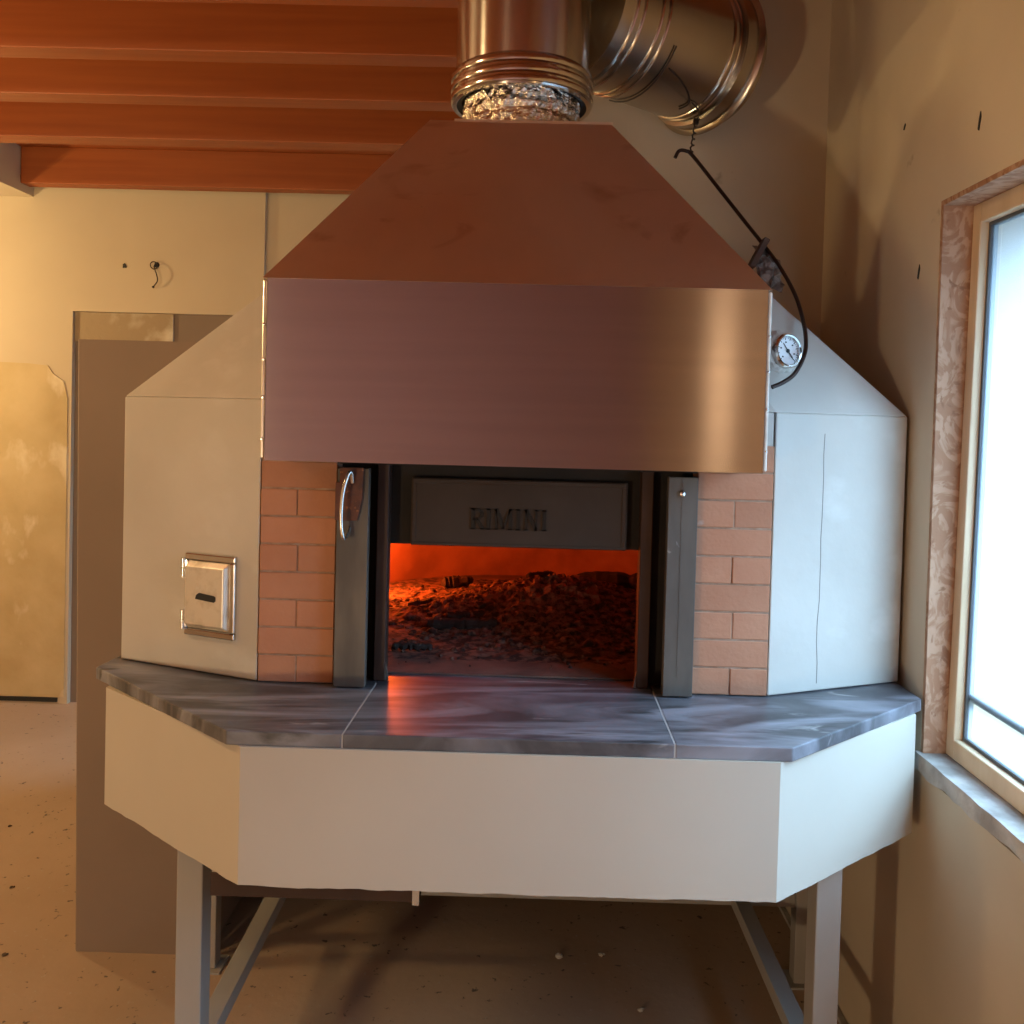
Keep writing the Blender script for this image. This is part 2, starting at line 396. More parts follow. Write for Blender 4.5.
# brick piers
def pier(x0, x1, seed):
    random.seed(seed)
    m = MB(); j = .003
    ch = .0655
    for c in range(9):
        z0 = ZB + .003 + c * ch; z1 = z0 + ch - .0045
        cuts = [x0, x1] if c % 2 == 1 else [x0, (x0 + x1) / 2 + random.uniform(-.004, .004), x1]
        for a, b in zip(cuts[:-1], cuts[1:]):
            m.cur = random.uniform(.92, 1.07)
            dy = random.uniform(-.0015, .0015)
            m.box(a + j * .5, b - j * .5, -.001 + dy, .12, z0, z1)
    m.cur = 1
    return m
for x0, x1, sd in ((-.597, -.417, 5), (.424, .602, 12)):
    o = pier(x0, x1, sd).build('brick_pier', brick, oven, bevel=.0015, seg=1)
    MB().box(x0 + .002, x1 - .002, .0015, .2, ZB + .002, 1.705).build('mortar_joints', mortar, o)

# steel door frame posts either side of the mouth
for sx in (-1, 1):
    xo, xi = (.411, .338) if sx < 0 else (.421, .353)
    xs = sorted((sx * xo, sx * xi))
    m = MB(); m.box(xs[0], xs[1], -.030, -.024, ZB + .004, 1.632)
    xe = sx * xi
    m.box(min(xe, xe - sx * -.005), max(xe, xe - sx * -.005), -.024, -.004, ZB + .004, 1.632)
    xe = sx * xo
    m.box(min(xe, xe - sx * .005), max(xe, xe - sx * .005), -.024, .02, ZB + .004, 1.632)
    p = m.build('door_post', poststeel, oven, bevel=.0012, seg=1)
    if sx > 0:
        MB().lathe([(0, -.003), (.008, -.003), (.009, .001), (.006, .006), (0, .008)], 16, frame((.384, -.031, 1.594), (1, 0, 0), (0, 0, 1), (0, -1, 0))).build('bolt', zinc, p, smooth=True)
        MB().box(.3835, .3850, -.0308, -.0296, 1.17, 1.628).build('post_seam', zinc if False else poststeel, p)
# rusty bracket and pull handle on the left post
rb = MB().prism([(-.414, 1.512), (-.362, 1.512), (-.352, 1.56), (-.349, 1.634), (-.404, 1.634), (-.404, 1.60), (-.414, 1.60)], .031, .038, frame((0, 0, 0), (1, 0, 0), (0, 0, 1), (0, -1, 0))).build('lever_bracket', rust, oven, bevel=.001, seg=1)
rb['label'] = 'rusty bracket plate'
hp = [(-.374, -.042, 1.600), (-.375, -.050, 1.622), (-.380, -.056, 1.622), (-.390, -.062, 1.585), (-.3935, -.064, 1.545), (-.3930, -.064, 1.505), (-.390, -.062, 1.480), (-.386, -.055, 1.472), (-.383, -.044, 1.480), (-.381, -.030, 1.495)]
def smoothpath(pts, k=6):
    P = [Vector(p) for p in pts]; out = []
    for i in range(len(P) - 1):
        p0 = P[max(0, i - 1)]; p1 = P[i]; p2 = P[i + 1]; p3 = P[min(len(P) - 1, i + 2)]
        for j in range(k):
            t = j / k
            out.append(.5 * ((2 * p1) + (p2 - p0) * t + (2 * p0 - 5 * p1 + 4 * p2 - p3) * t * t + (3 * p1 - p0 - 3 * p2 + p3) * t ** 3))
    out.append(P[-1]); return out
MB().tube(smoothpath(hp), .0045, 12).build('pull_handle', zinc, oven, smooth=True)

# mouth: inner jambs, black lintel, guillotine door with raised letters
for sx in (-1, 1):
    xs = sorted((sx * .300, sx * .328))
    MB().box(xs[0], xs[1], .030, .074, ZB + .002, 1.66).build('mouth_jamb', brownsteel, oven, bevel=.002, seg=1)
    xs = sorted((sx * .327, sx * .43))
    MB().box(xs[0], xs[1], .062, .12, ZB + .002, 1.70).build('door_guide', blacksteel, oven)
MB().box(-.327, .327, .075, .10, 1.446, 1.70).build('mouth_lintel', blacksteel, oven)
MB().box(-.43, .43, .004, .045, 1.640, 1.704).build('lintel_rail', blacksteel, oven)
# little stop brackets at the foot of the jambs
for sx in (-1, 1):
    x = sx * .303
    MB().prism([(x - .010, ZB + .002), (x + .010, ZB + .002), (x + .004, ZB + .045), (x - .002, ZB + .045)], -.045, -.034, frame((0, 0, 0), (1, 0, 0), (0, 0, 1), (0, -1, 0))).build('door_stop', poststeel, oven)
door = MB().box(-.250, .270, .052, .0745, 1.4465, 1.6095).build('lifting_door', doorsteel, oven, bevel=.004)
m = MB(); m.box(-.246, .266, .0495, .0525, 1.597, 1.607); m.box(-.246, .266, .0495, .0525, 1.4485, 1.455); m.box(.256, .2665, .0495, .0525, 1.455, 1.597); m.box(-.246, -.2365, .0495, .0525, 1.455, 1.597)
m.build('door_rim', doorsteel, door, bevel=.001, seg=1)
# RIMINI in raised serif capitals
def stroke(m, a, b, w, M):
    a = Vector((a[0], a[1], 0)); b = Vector((b[0], b[1], 0)); d = (b - a).normalized(); nrm = Vector((-d.y, d.x, 0)) * w / 2
    q = [a - nrm, b - nrm, b + nrm, a + nrm]
    m.prism([(p.x, p.y) for p in q], -.001, .0042, M)
GL = {'R': (.62, [((.14, 0), (.14, 1), .17), ((.14, .94), (.40, .94), .11), ((.14, .49), (.40, .49), .11), ((.40, .97), (.55, .80), .13), ((.55, .82), (.55, .62), .14), ((.55, .64), (.40, .46), .13), ((.30, .49), (.60, .0), .15),
                  ((0, .03), (.28, .03), .06), ((0, .97), (.2, .97), .06), ((.5, .03), (.70, .03), .06)]),
      'I': (.26, [((.13, 0), (.13, 1), .17), ((0, .03), (.26, .03), .06), ((0, .97), (.26, .97), .06)]),
      'M': (.92, [((.12, 0), (.12, 1), .10), ((.80, 0), (.80, 1), .17), ((.12, 1), (.46, .05), .16), ((.46, .05), (.80, 1), .10), ((0, .03), (.24, .03), .06), ((.68, .03), (.92, .03), .06), ((0, .97), (.16, .97), .06), ((.76, .97), (.92, .97), .06)]),
      'N': (.74, [((.12, 0), (.12, 1), .10), ((.62, 0), (.62, 1), .10), ((.12, 1), (.62, 0), .16), ((0, .03), (.24, .03), .06), ((0, .97), (.16, .97), .06), ((.50, .97), (.74, .97), .06)])}
m = MB(); x = -.107; H = .050; gap = .0062
for ch in 'RIMINI':
    w, st = GL[ch]
    Mx = frame((x, .0522, 1.489), (H, 0, 0), (0, 0, H), (0, -1, 0))
    for a, b, t in st:
        stroke(m, a, b, t, Mx)
    x += w * H + gap
m.build('raised_lettering', lettersteel, door)

# cooking chamber: hearth, dome, entry
HZ = ZB + .004
MB().box(-.64, .64, .10, 1.5, ZB, HZ).build('hearth', hearthm, oven)
m = MB(); n1, n2 = 48, 12
vs = []; fs = []
for i in range(n2 + 1):
    ph = (PI / 2) * i / n2
    for k in range(n1):
        a = 2 * PI * k / n1
        vs.append((.60 * math.cos(ph) ** .75 * math.cos(a), .88 + .60 * math.cos(ph) ** .75 * math.sin(a), HZ + .46 * math.sin(ph)))
for i in range(n2):
    for k in range(n1):
        k2 = (k + 1) % n1
        q = (i * n1 + k, i * n1 + k2, (i + 1) * n1 + k2, (i + 1) * n1 + k)
        c = sum((Vector(vs[t]) for t in q), Vector()) / 4
        if c.y < .55 and abs(c.x) < .40 and c.z < HZ + .38:
            continue
        fs.append(q)
m.poly(vs, fs)
m.build('dome', firebrick, oven, smooth=True, fix=False)
m = MB(); m.box(-.44, -.38, .10, .44, HZ, 1.52); m.box(.38, .44, .10, .44, HZ, 1.52); m.box(-.44, .44, .10, .44, 1.50, 1.56)
m.build('mouth_arch', firebrick, oven)

# hood
hood_y = -.18
hx0, hx1 = -.538, .526
hz0, hz1 = 1.654, 2.043
m = MB(); th = .004
m.box(hx0, hx1, hood_y, hood_y + th, hz0, hz1)
m.box(hx0, hx0 + th, hood_y + th, .10, hz0, hz1); m.box(hx1 - th, hx1, hood_y + th, .10, hz0, hz1)
m.box(hx0 + th, hx1 - th, hood_y + th, hood_y + .02, hz0, hz0 + .003)
hood = m.build('hood_skirt', steelpanel, oven)
tx0, tx1, ty0, ty1, tz = -.232, .209, .100, .55, 2.477
cx0, cx1 = hx0 - .011, hx1 + .008
vs = [(cx0, hood_y - .001, hz1), (cx1, hood_y - .001, hz1), (cx1, .72, hz1), (cx0, .72, hz1), (tx0, ty0, tz), (tx1, ty0, tz), (tx1, ty1, tz), (tx0, ty1, tz)]
MB().poly(vs, [(0, 1, 5, 4), (1, 2, 6, 5), (2, 3, 7, 6), (3, 0, 4, 7), (4, 5, 6, 7), (3, 2, 1, 0)]).build('hood_cone', steelcone, oven)
m = MB(); m.box(tx0 + .06, tx1 + .004, ty0 - .002, ty0 + .004, tz - .002, tz + .004)
m.build('cone_lip', steelcone, oven)
# folded edges with rivets at both sides of the skirt
for sx, xa, xb in ((-1, hx0 - .010, hx0 - .002), (1, hx1 + .002, hx1 + .009)):
    e = MB().box(xa, xb, hood_y + .002, hood_y + .05, hz0 + .004, hz1 - .004).build('skirt_edge', flangesteel if sx < 0 else lead, oven, bevel=.002, seg=1)
    for z in (1.70, 1.79, 1.87, 1.945):
        MB().lathe([(0.0032, 0), (.003, .0015), (0, .002)], 10, frame(((xa + xb) / 2, hood_y + .002, z), (1, 0, 0), (0, 0, 1), (0, -1, 0))).build('rivet', zinc, e, smooth=True)

# apron under the worktop
random.seed(11)
zt_, zb_ = ZB - .029, .812
outer = [(-.962, .22), (-.962, .016), (-.531, -.327), (.541, -.325), (.949, -.006), (.949, .22)]
def offset_in(poly, d):
    out = []
    for i, p in enumerate(poly):
        p = Vector(p)
        a = Vector(poly[max(0, i - 1)]); b = Vector(poly[min(len(poly) - 1, i + 1)])
        ns = []
        if i > 0:
            t = (p - a).normalized(); ns.append(Vector((-t.y, t.x)))
        if i < len(poly) - 1:
            t = (b - p).normalized(); ns.append(Vector((-t.y, t.x)))
        nn = sum(ns, Vector((0, 0))); nn.normalize()
        k = d / max(.3, nn.dot(ns[0]))
        out.append(tuple(p + nn * k))
    return out
def dense(poly, inn, step=.02):
    o, i_ = [], []
    for k in range(len(poly) - 1):
        a, b = Vector(poly[k]), Vector(poly[k + 1]); c, d = Vector(inn[k]), Vector(inn[k + 1])
        nseg = max(1, int((b - a).length / step))
        for s_ in range(nseg):
            t = s_ / nseg; o.append(a.lerp(b, t)); i_.append(c.lerp(d, t))
    o.append(Vector(poly[-1])); i_.append(Vector(inn[-1])); return o, i_
inn = offset_in(outer, .022)
od, idn = dense(outer, inn)
vs = []; fs = []; j = 0
for p, q in zip(od, idn):
    j = j * .6 + random.uniform(-.0018, .0009)
    vs += [(p.x, p.y, zt_), (p.x, p.y, zb_ + j), (q.x, q.y, zb_ + j * .3), (q.x, q.y, zt_)]
for k in range(len(od) - 1):
    for e in range(4):
        a, b = k * 4 + e, k * 4 + (e + 1) % 4
        fs.append((a, b, b + 4, a + 4))
fs += [(3, 2, 1, 0), tuple((len(od) - 1) * 4 + e for e in (0, 1, 2, 3))]
MB().poly(vs, fs).build('apron', apronm, oven)

# legs and rails
def leg(x0, x1, y0, y1, z1):
    o = MB().box(x0, x1, y0, y1, ZF + .006, z1).build('leg', legpaint, oven, bevel=.003)
    MB().box(x0 - .02, x1 + .02, y0 - .02, y1 + .02, ZF, ZF + .006).build('foot_plate', legpaint, o)
    return o
leg(-.722, -.664, -.150, -.090, 1.08); leg(.682, .737, -.150, -.090, 1.08)
leg(-.928, -.88, .58, .63, .86); leg(.885, .935, .60, .65, .86)
MB().box(-.712, -.664, -.090, .66, .285, .325).build('leg_rail', legpaint, oven, bevel=.002)
MB().box(.690, .735, -.090, .66, .285, .325).build('leg_rail', legpaint, oven, bevel=.002)
MB().box(-.88, .885, .612, .652, .285, .325).build('cross_rail', legpaint, oven, bevel=.002)
m = MB(); m.box(-.60, -.172, -.285, -.240, .766, .771); m.box(-.60, -.172, -.285, -.280, .771, .812)
m.build('angle_iron', brownsteel, oven)
MB().box(-.186, -.172, -.292, -.284, .763, .800).build('iron_clip', zinc, oven)
m = MB(); m.box(-.95, .94, .10, .20, .80, 1.09)
m.build('base_beam', blacksteel, oven)
# shackle hanging at the left leg
ring = [(-.727 - .010 + .008 * math.cos(a), -.12, .80 + .020 * math.sin(a)) for a in [2 * PI * k / 20 for k in range(20)]]
MB().tube(ring + [ring[0]], .003, 8, cap=False).build('shackle', zinc, oven, smooth=True)
MB().tube([(-.737, -.12, .817), (-.737, -.12, .90)], .0025, 8).build('shackle_wire', wirem, oven)

# clean-out hatch on the left wing
u = Vector((AL[0] - BL[0], AL[1] - BL[1], 0)).normalized(); nrm = Vector((u.y, -u.x, 0))
if nrm.y > 0: nrm = -nrm
cen = Vector((AL[0], AL[1], 0)) - u * .1365 + Vector((0, 0, 1.311))
Mh = frame(cen, u, (0, 0, 1), nrm)
hw, hh = .0745, .100
hat = MB()
b_ = .016
for (x0, x1, z0, z1) in ((-hw, hw, hh - b_, hh), (-hw, hw, -hh, -hh + b_), (hw - b_, hw, -hh + b_, hh - b_), (-hw, -hw + .006, -hh + b_, hh - b_)):
    hat.box(x0, x1, z0, z1, -.004, .010, Mh)
hat = hat.build('hatch_frame', inox, oven, bevel=.003)
iw0, iw1, ih = -hw + .007, hw - .017, hh - .017
# raised door leaf with sloped rim and a slot
q0 = [(iw0, -ih, .004), (iw1, -ih, .004), (iw1, ih, .004), (iw0, ih, .004)]
q1 = [(iw0 + .002, -ih + .012, .018), (iw1 - .010, -ih + .012, .018), (iw1 - .010, ih - .014, .018), (iw0 + .002, ih - .014, .018)]
leafd = MB().poly(q0 + q1, [(0, 1, 5, 4), (1, 2, 6, 5), (2, 3, 7, 6), (3, 0, 4, 7), (4, 5, 6, 7), (3, 2, 1, 0)], Mh).build('hatch_door', inoxdoor, oven, bevel=.002)
slot = [(-.030, -.006), (.026, -.010), (.031, -.006), (.031, .003), (.027, .006), (-.018, .010), (-.027, .004)]
MB().prism([(x - .004, z - .002) for x, z in slot], .0175, .0187, Mh).build('hatch_slot', blackm, leafd)
for zc in (.063, -.063):
    for dz in (-.012, .012):
        Mt = Mh @ Matrix.Translation((-hw - .004, zc + dz, .010))
        MB().lathe([(0, -.011), (.0052, -.011), (.0052, .011), (0, .011)], 14, Mt @ Matrix.Rotation(-PI / 2, 4, 'X')).build('hinge', zinc, hat, smooth=True)

# ------------------------------------------------------------------ worktop in three slabs
wt = empty('worktop', (0, -.1, ZB - .03))
tag(wt, 'dark slate worktop with white scuffs running round the front of the oven', 'worktop')
random.seed(21)
def slab(poly, rough_edges):
    pts = []
    n = len(poly)
    for i in range(n):
        a, b = Vector(poly[i]), Vector(poly[(i + 1) % n])
        k = max(1, int((b - a).length / .012)) if i in rough_edges else 1
        d = (b - a).normalized(); nn = Vector((d.y, -d.x))
        for s_ in range(k):
            t = s_ / k; p = a.lerp(b, t)
            if s_: p = p + nn * random.uniform(-.0008, .0005)
            pts.append((p.x, p.y))
    return pts
g = .0012
# counter-clockwise polygons seen from above
Lp = slab([(-1.004, .24), (-1.018, .080), (-.562, -.321), (-.330 - g, -.321), (-.318 - g, .02), (-.318 - g, .24)], {1})
Cp = [(-.330 + g, -.321), (.332 - g, -.321), (.338 - g, .02), (.338 - g, .10), (-.318 + g, .10), (-.318 + g, .02)]
Rp = slab([(.332 + g, -.321), (.565, -.321), (.972, .020), (.970, .24), (.338 + g, .24), (.338 + g, .02)], set())
for P_ in (Lp, Cp, Rp):
    MB().prism(P_, ZB - .029, ZB).build('slab', slate, wt, bevel=.0025)
jm = mat('pale slab joint', (0.42, 0.40, 0.38), None, rough=.8)
for xa, xb in ((-.330, -.318), (.332, .338)):
    MB().prism([(xa - .0013, -.3205), (xa + .0013, -.3205), (xb + .0013, .02), (xb - .0013, .02)], ZB - .0285, ZB - .0003).build('slab_joint', jm, wt)

# ------------------------------------------------------------------ flue pipe and duct
flue = empty('flue_pipe', (-.012, .305, 2.479))
tag(flue, 'polished stainless flue pipe with ribbed collar rising from the hood top', 'flue pipe')
Mf = Matrix.Translation((-.012, .305, 0))
R0 = .176
def rib(z, r, h=.009, b=.006):
    return [(r, z - h), (r + b * .7, z - h * .7), (r + b, z), (r + b * .7, z + h * .7), (r, z + h)]
MB().lathe([(R0, 2.63), (R0, 3.32)], 96, Mf).build('pipe', inoxpipe, flue, smooth=True)
prof = [(R0 - .004, 2.580), (R0 + .008, 2.580)]
for z in (2.594, 2.619, 2.645): prof += rib(z, R0 + .006, .0105, .008)
prof += [(R0 + .004, 2.660), (R0 - .002, 2.664)]
MB().lathe(prof, 96, Mf).build('collar', inox, flue, smooth=True)
random.seed(4)
MB().lathe([(R0 - .028, 2.4785), (R0 - .026, 2.50), (R0 - .022, 2.52), (R0 - .025, 2.535), (R0 - .021, 2.55), (R0 - .024, 2.565), (R0 - .021, 2.58), (R0 - .02, 2.64)], 90, Mf,
           wob=lambda a, z: random.uniform(-.0035, .0035)).build('foil_neck', foil, flue)
MB().lathe([(R0 - .018, 2.586), (R0 - .004, 2.5805)], 96, Mf).build('collar_gap', blackm, flue, smooth=True)

dd = Vector((.80, .60, -.02)).normalized()
d0 = Vector((-.012, .305, 2.905))
up = Vector((0, 0, 1)); e1 = dd.cross(up).normalized(); e2 = e1.cross(dd)
Md = frame(d0, e1, e2, dd)
duct = empty('ventilation_duct', tuple(d0 + dd * .72))
tag(duct, 'wide horizontal steel duct running from the flue to a round flange on the wall', 'duct')
RD = .195
MB().lathe([(RD, .19), (RD, .76)], 96, Md).build('duct_tube', inoxduct, duct, smooth=True)
for k, t in enumerate((.235, .262, .325, .352)):
    MB().lathe(rib(t, RD - .001, .004, .0075), 96, Md).build('joint_ring', inox, duct, smooth=True)
for t in (.615, .640):
    MB().lathe(rib(t, RD - .001, .004, .0065), 96, Md).build('clamp_ring', inox, duct, smooth=True)
MB().lathe([(RD - .002, .652), (RD + .016, .655), (RD + .018, .700), (RD + .030, .704), (RD + .034, .709), (RD + .030, .714), (RD + .020, .718), (RD - .002, .722)], 96, Md).build('wall_flange', inoxduct, duct, smooth=True)

def dpt(t, ang, r=RD + .004):
    a = math.radians(ang)
    return d0 + dd * t + (e1 * math.cos(a) + e2 * math.sin(a)) * r

# wires twisted round the duct, and the rod that hangs from them
wire = empty('tie_wire', tuple(dpt(.64, -75)))
tag(wire, 'thin dark tie wire wrapped under the horizontal duct and twisted into a tail', 'wire')
w1 = [dpt(.40, a, RD + .005) for a in range(-30, -125, -8)]
MB().tube(w1, .0024, 6).build('wire_loop', wirem, wire, smooth=True)
knot = dpt(.650, -83, RD + .018)
w2 = [dpt(.42, -48), dpt(.47, -52), dpt(.53, -60), dpt(.57, -70), dpt(.565, -80)]
MB().tube(smoothpath(w2), .0026, 6).build('wire_strand', wirem, wire, smooth=True)
w3 = [dpt(.575, -68), dpt(.62, -72, RD + .014), knot]
MB().tube(smoothpath(w3), .0024, 6).build('wire_strand', wirem, wire, smooth=True)
MB().box(-.008, .008, -.008, .008, -.008, .008, Matrix.Translation(knot)).build('wire_clamp', wirem, wire, bevel=.002)
hook = Vector((0.473, 0.48, 2.524))
tail = [knot.lerp(hook, k / 24) + Vector((.0045 * math.cos(k * 1.4), 0, .0045 * math.sin(k * 1.4))) for k in range(25)]
MB().tube(tail, .0026, 6).build('wire_tail', wirem, wire, smooth=True)
tip = tail[-1]

# ------------------------------------------------------------------ thermometer on the right wing roof and its rod
roof_n = None
a_, b_, c_ = Vector((AR[0], AR[1], ZS)), Vector((BR[0], BR[1], ZS)), Vector((.60, .235, zt))
roof_n = (b_ - a_).cross(c_ - a_).normalized()
if roof_n.y > 0: roof_n = -roof_n
gc = Vector((.664, .128, 1.938)) ; gc = gc + roof_n * .002
gu = Vector((1, 0, 0)) - roof_n * roof_n.x; gu.normalize(); gv = roof_n.cross(gu)
if gv.z < 0: gv = -gv
# the gauge looks out more towards the room than the sloping plaster: it sits on a short tilted socket
gn = Vector((.45, -.89, .08)).normalized(); gu = Vector((1, 0, 0)) - gn * gn.x; gu.normalize(); gv = gu.cross(gn) * -1
if gv.z < 0: gv = -gv
gc = Vector((.643, .068, 1.936))
Mg = frame(gc, gu * 1.04, gv * 1.04, gn)
th = empty('thermometer', tuple(gc))
tag(th, 'small round white-dial thermometer with steel rim set in plaster beside the hood', 'thermometer')
random.seed(8)
MB().lathe([(.052, -.075), (.050, -.02), (.046, -.010), (.040, -.006)], 40, Mg, wob=lambda a, z: random.uniform(-.003, .003)).build('plaster_collar', plaster, th)
MB().lathe([(.034, -.03), (.040, -.028), (.041, -.004), (.0405, .004), (.037, .008), (.0335, .007), (.032, .002)], 56, Mg).build('rim', inox, th, smooth=True)
MB().lathe([(0, .001), (.0335, .001), (.0335, -.01), (0, -.01)], 48, Mg).build('dial', dialm, th)
m = MB()
for k in range(28):
    a = math.radians(225 - k * 10)
    r1 = .0315; r0 = .0255 if k % 3 == 0 else .0285
    c, s_ = math.cos(a), math.sin(a); w = .0008 if k % 3 == 0 else .0004
    q = [(c * r0 - s_ * -w, s_ * r0 + c * -w), (c * r1 - s_ * -w, s_ * r1 + c * -w), (c * r1 - s_ * w, s_ * r1 + c * w), (c * r0 - s_ * w, s_ * r0 + c * w)]
    m.prism(q, .0012, .0018, Mg)
for k in range(0, 28, 6):
    a = math.radians(225 - k * 10); c, s_ = math.cos(a) * .0205, math.sin(a) * .0205
    m.box(c - .0022, c + .0022, s_ - .0016, s_ + .0016, .0012, .0016, Mg)
m.build('dial_marks', blackm, th)
m = MB(); a = math.radians(-50); c, s_ = math.cos(a), math.sin(a)
m.prism([(-c * .022 - s_ * .0007, -s_ * .022 + c * .0007), (-c * .022 + s_ * .0007, -s_ * .022 - c * .0007), (c * .018 + s_ * .0016, s_ * .018 - c * .0016), (c * .026, s_ * .026), (c * .018 - s_ * .0016, s_ * .018 + c * .0016)], .0025, .0033, Mg)
m.lathe([(0, .0045), (.0045, .004), (.0045, .0015), (0, .0015)], 16, Mg)
m.build('needle', blackm, th)

rp = [(0.428, 0.48, 2.512),(0.439, 0.48, 2.532),(0.459, 0.48, 2.532),(0.479, 0.48, 2.518),(0.552, 0.45, 2.416),(0.616, 0.41, 2.319),(0.651, 0.36, 2.252),(0.685, 0.3, 2.177),(0.708, 0.235, 2.095),(0.71, 0.17, 2.023),(0.697, 0.1, 1.966),(0.676, 0.045, 1.923),(0.646, 0.012, 1.88),(0.616, -0.004, 1.858),(0.587, -0.012, 1.845)]
tag(MB().tube(smoothpath(rp, 8), .0052, 12).build('bent_rod', rodm, smooth=True, origin=rp[-1]),
    'long thin bent dark rod hanging from the wire and curving past the thermometer', 'rod')

# scrap of foil faced insulation and a wood offcut behind the hood corner
random.seed(31)
t = empty('insulation_scrap', (.665, .36, 2.13))
tag(t, 'crumpled grey foil scrap with a brown wood offcut behind the hood corner', 'scrap')
m = MB(); n = 12; vs = []; fs = []
for i in range(n):
    for j in range(n):
        uu, vv = i / (n - 1) - .5, j / (n - 1) - .5
        vs.append(Vector((.671 + uu * .066 + vv * -.012, .365 + random.uniform(-.008, .008), 2.182 + vv * .09 + uu * -.035)) + Vector((random.uniform(-.005, .005), 0, random.uniform(-.005, .005))))
for i in range(n - 1):
    for j in range(n - 1):
        fs.append((i * n + j, (i + 1) * n + j, (i + 1) * n + j + 1, i * n + j + 1))
m.poly(vs, fs)
fo = m.build('foil_sheet', mat('dull torn foil', (.34, .27, .23), (.14, .10, .08), scale=45, rough=.6, metal=.3), t, fix=False)
so = fo.modifiers.new('s', 'SOLIDIFY'); so.thickness = .012; so.offset = 1
Mw = Matrix.Translation((.640, .35, 2.222)) @ Matrix.Rotation(math.radians(27), 4, 'Y')
MB().box(-.008, .008, -.02, .02, -.045, .042, Mw).build('wood_offcut', mat('dark offcut', (.10, .05, .03), (.06, .03, .02), scale=20, rough=.8), t, bevel=.002)

# ------------------------------------------------------------------ wall oddments on the far wall
t = empty('cable_stub', (-2.09, YFAR, 2.56))
tag(t, 'short dark electric cable curling out of a hole in the cream far wall', 'cable')
ringp = [(-2.092 + .020 * math.cos(a), YFAR - .012 - .006 * math.sin(a), 2.565 + .020 * math.sin(a)) for a in [2 * PI * k / 18 for k in range(17)]]
MB().tube(ringp, .0028, 8).build('cable_loop', wirem, t, smooth=True)
MB().tube(smoothpath([(-2.085, YFAR - .003, 2.57), (-2.083, YFAR - .03, 2.555), (-2.066, YFAR - .035, 2.51), (-2.063, YFAR - .03, 2.475), (-2.085, YFAR - .028, 2.445)]), .0032, 8).build('cable_tail', wirem, t, smooth=True)
MB().lathe([(0, .008), (.006, .006), (.008, 0), (0, -.006)], 12, Matrix.Translation((-2.087, YFAR - .028, 2.44))).build('cable_tip', blackm, t, smooth=True)
MB().lathe([(.016, 0), (.012, .002), (0, .003)], 14, frame((-2.080, YFAR, 2.57), (1, 0, 0), (0, 0, 1), (0, -1, 0))).build('cable_hole', blackm, t)
hole = MB().prism([(-.010, -.012), (.012, -.010), (.012, .0), (.002, .016), (-.010, .010)], 0, .003, frame((-2.263, YFAR, 2.56), (1, 0, 0), (0, 0, 1), (0, -1, 0))).build('wall_hole', blackm)
tag(hole, 'small dark drill hole in the cream far wall left of the cable', 'hole', kind='structure')

# gouges in the right wall
for (y, z, dy, dz, lab) in ((-.124, 2.427, .006, .020, 'dark gouge in the right wall above the window corner'), (.26, 2.54, .006, .008, 'small dark chip high on the right wall near the back corner'),
                       (.146, 2.146, .006, .018, 'thin dark gouge in the right wall beside the upper window jamb')):
    g_ = MB().prism([(-dy, -dz * .8), (-dy * .2, -dz), (dy, dz * .4), (dy * .6, dz), (-dy * .3, dz * .3)], 0, .002, frame((XW, y, z), (0, -1, 0), (0, 0, 1), (-1, 0, 0))).build('wall_chip', blackm)
    tag(g_, lab, 'chip', kind='structure')

# ------------------------------------------------------------------ fire bed
random.seed(99)
def hgt(x, y):
    c = math.exp(-((x - .16) / .30) ** 2 - ((y - .84) / .30) ** 2)
    return .098 * c + .03 * math.exp(-((x + .22) / .16) ** 2 - ((y - .72) / .10) ** 2)
m = MB()
nx, ny = 60, 60; vs = []; fs = []
for i in range(nx + 1):
    for j in range(ny + 1):
        x = -.50 + 1.0 * i / nx; y = .22 + 1.14 * j / ny
        r = ((x) / .52) ** 2 + ((y - .80) / .56) ** 2
        h = hgt(x, y) * (.75 + .5 * random.random()) + random.uniform(.0, .005)
        if r > 1: h = 0
        vs.append((x, y, HZ + .0005 + max(0, h) * (1 if 0 < i < nx and 0 < j < ny else 0)))
for i in range(nx):
    for j in range(ny):
        fs.append((i * (ny + 1) + j, (i + 1) * (ny + 1) + j, (i + 1) * (ny + 1) + j + 1, i * (ny + 1) + j + 1))
m.poly(vs, fs)
for k in range(2600):
    while True:
        x = random.gauss(.13, .23); y = random.gauss(.78, .24)
        if abs(x) < .48 and .30 < y < 1.25: break
    r = random.uniform(.004, .011) if random.random() < .93 else random.uniform(.011, .020)
    m.chunk((x, y, HZ + hgt(x, y) * .95 + r * .35), r, (1.2, 1.0, .8))
for k in range(260):
    x = random.uniform(-.46, .40); y = random.uniform(.16, 1.2); r = random.uniform(.002, .007)
    m.chunk((x, y, HZ + hgt(x, y) + r * .4), r)
o = m.build('ash_bed', ashm, fix=False)
tag(o, 'heap of grey ash and red-lit cinders on the oven floor', 'ash', kind='stuff')
# glowing heap out of sight at the left of the chamber: the source of the red light
m = MB(); random.seed(5)
for k in range(90):
    x = random.gauss(-.53, .02); y = random.gauss(.95, .07); r = random.uniform(.012, .024)
    if x > -.50: continue
    m.chunk((x, y, HZ + .01 + random.random() * .06), r)
o = m.build('ember_heap', emberm, fix=False)
tag(o, 'glowing orange embers heaped at the left side of the oven chamber', 'embers', kind='stuff')

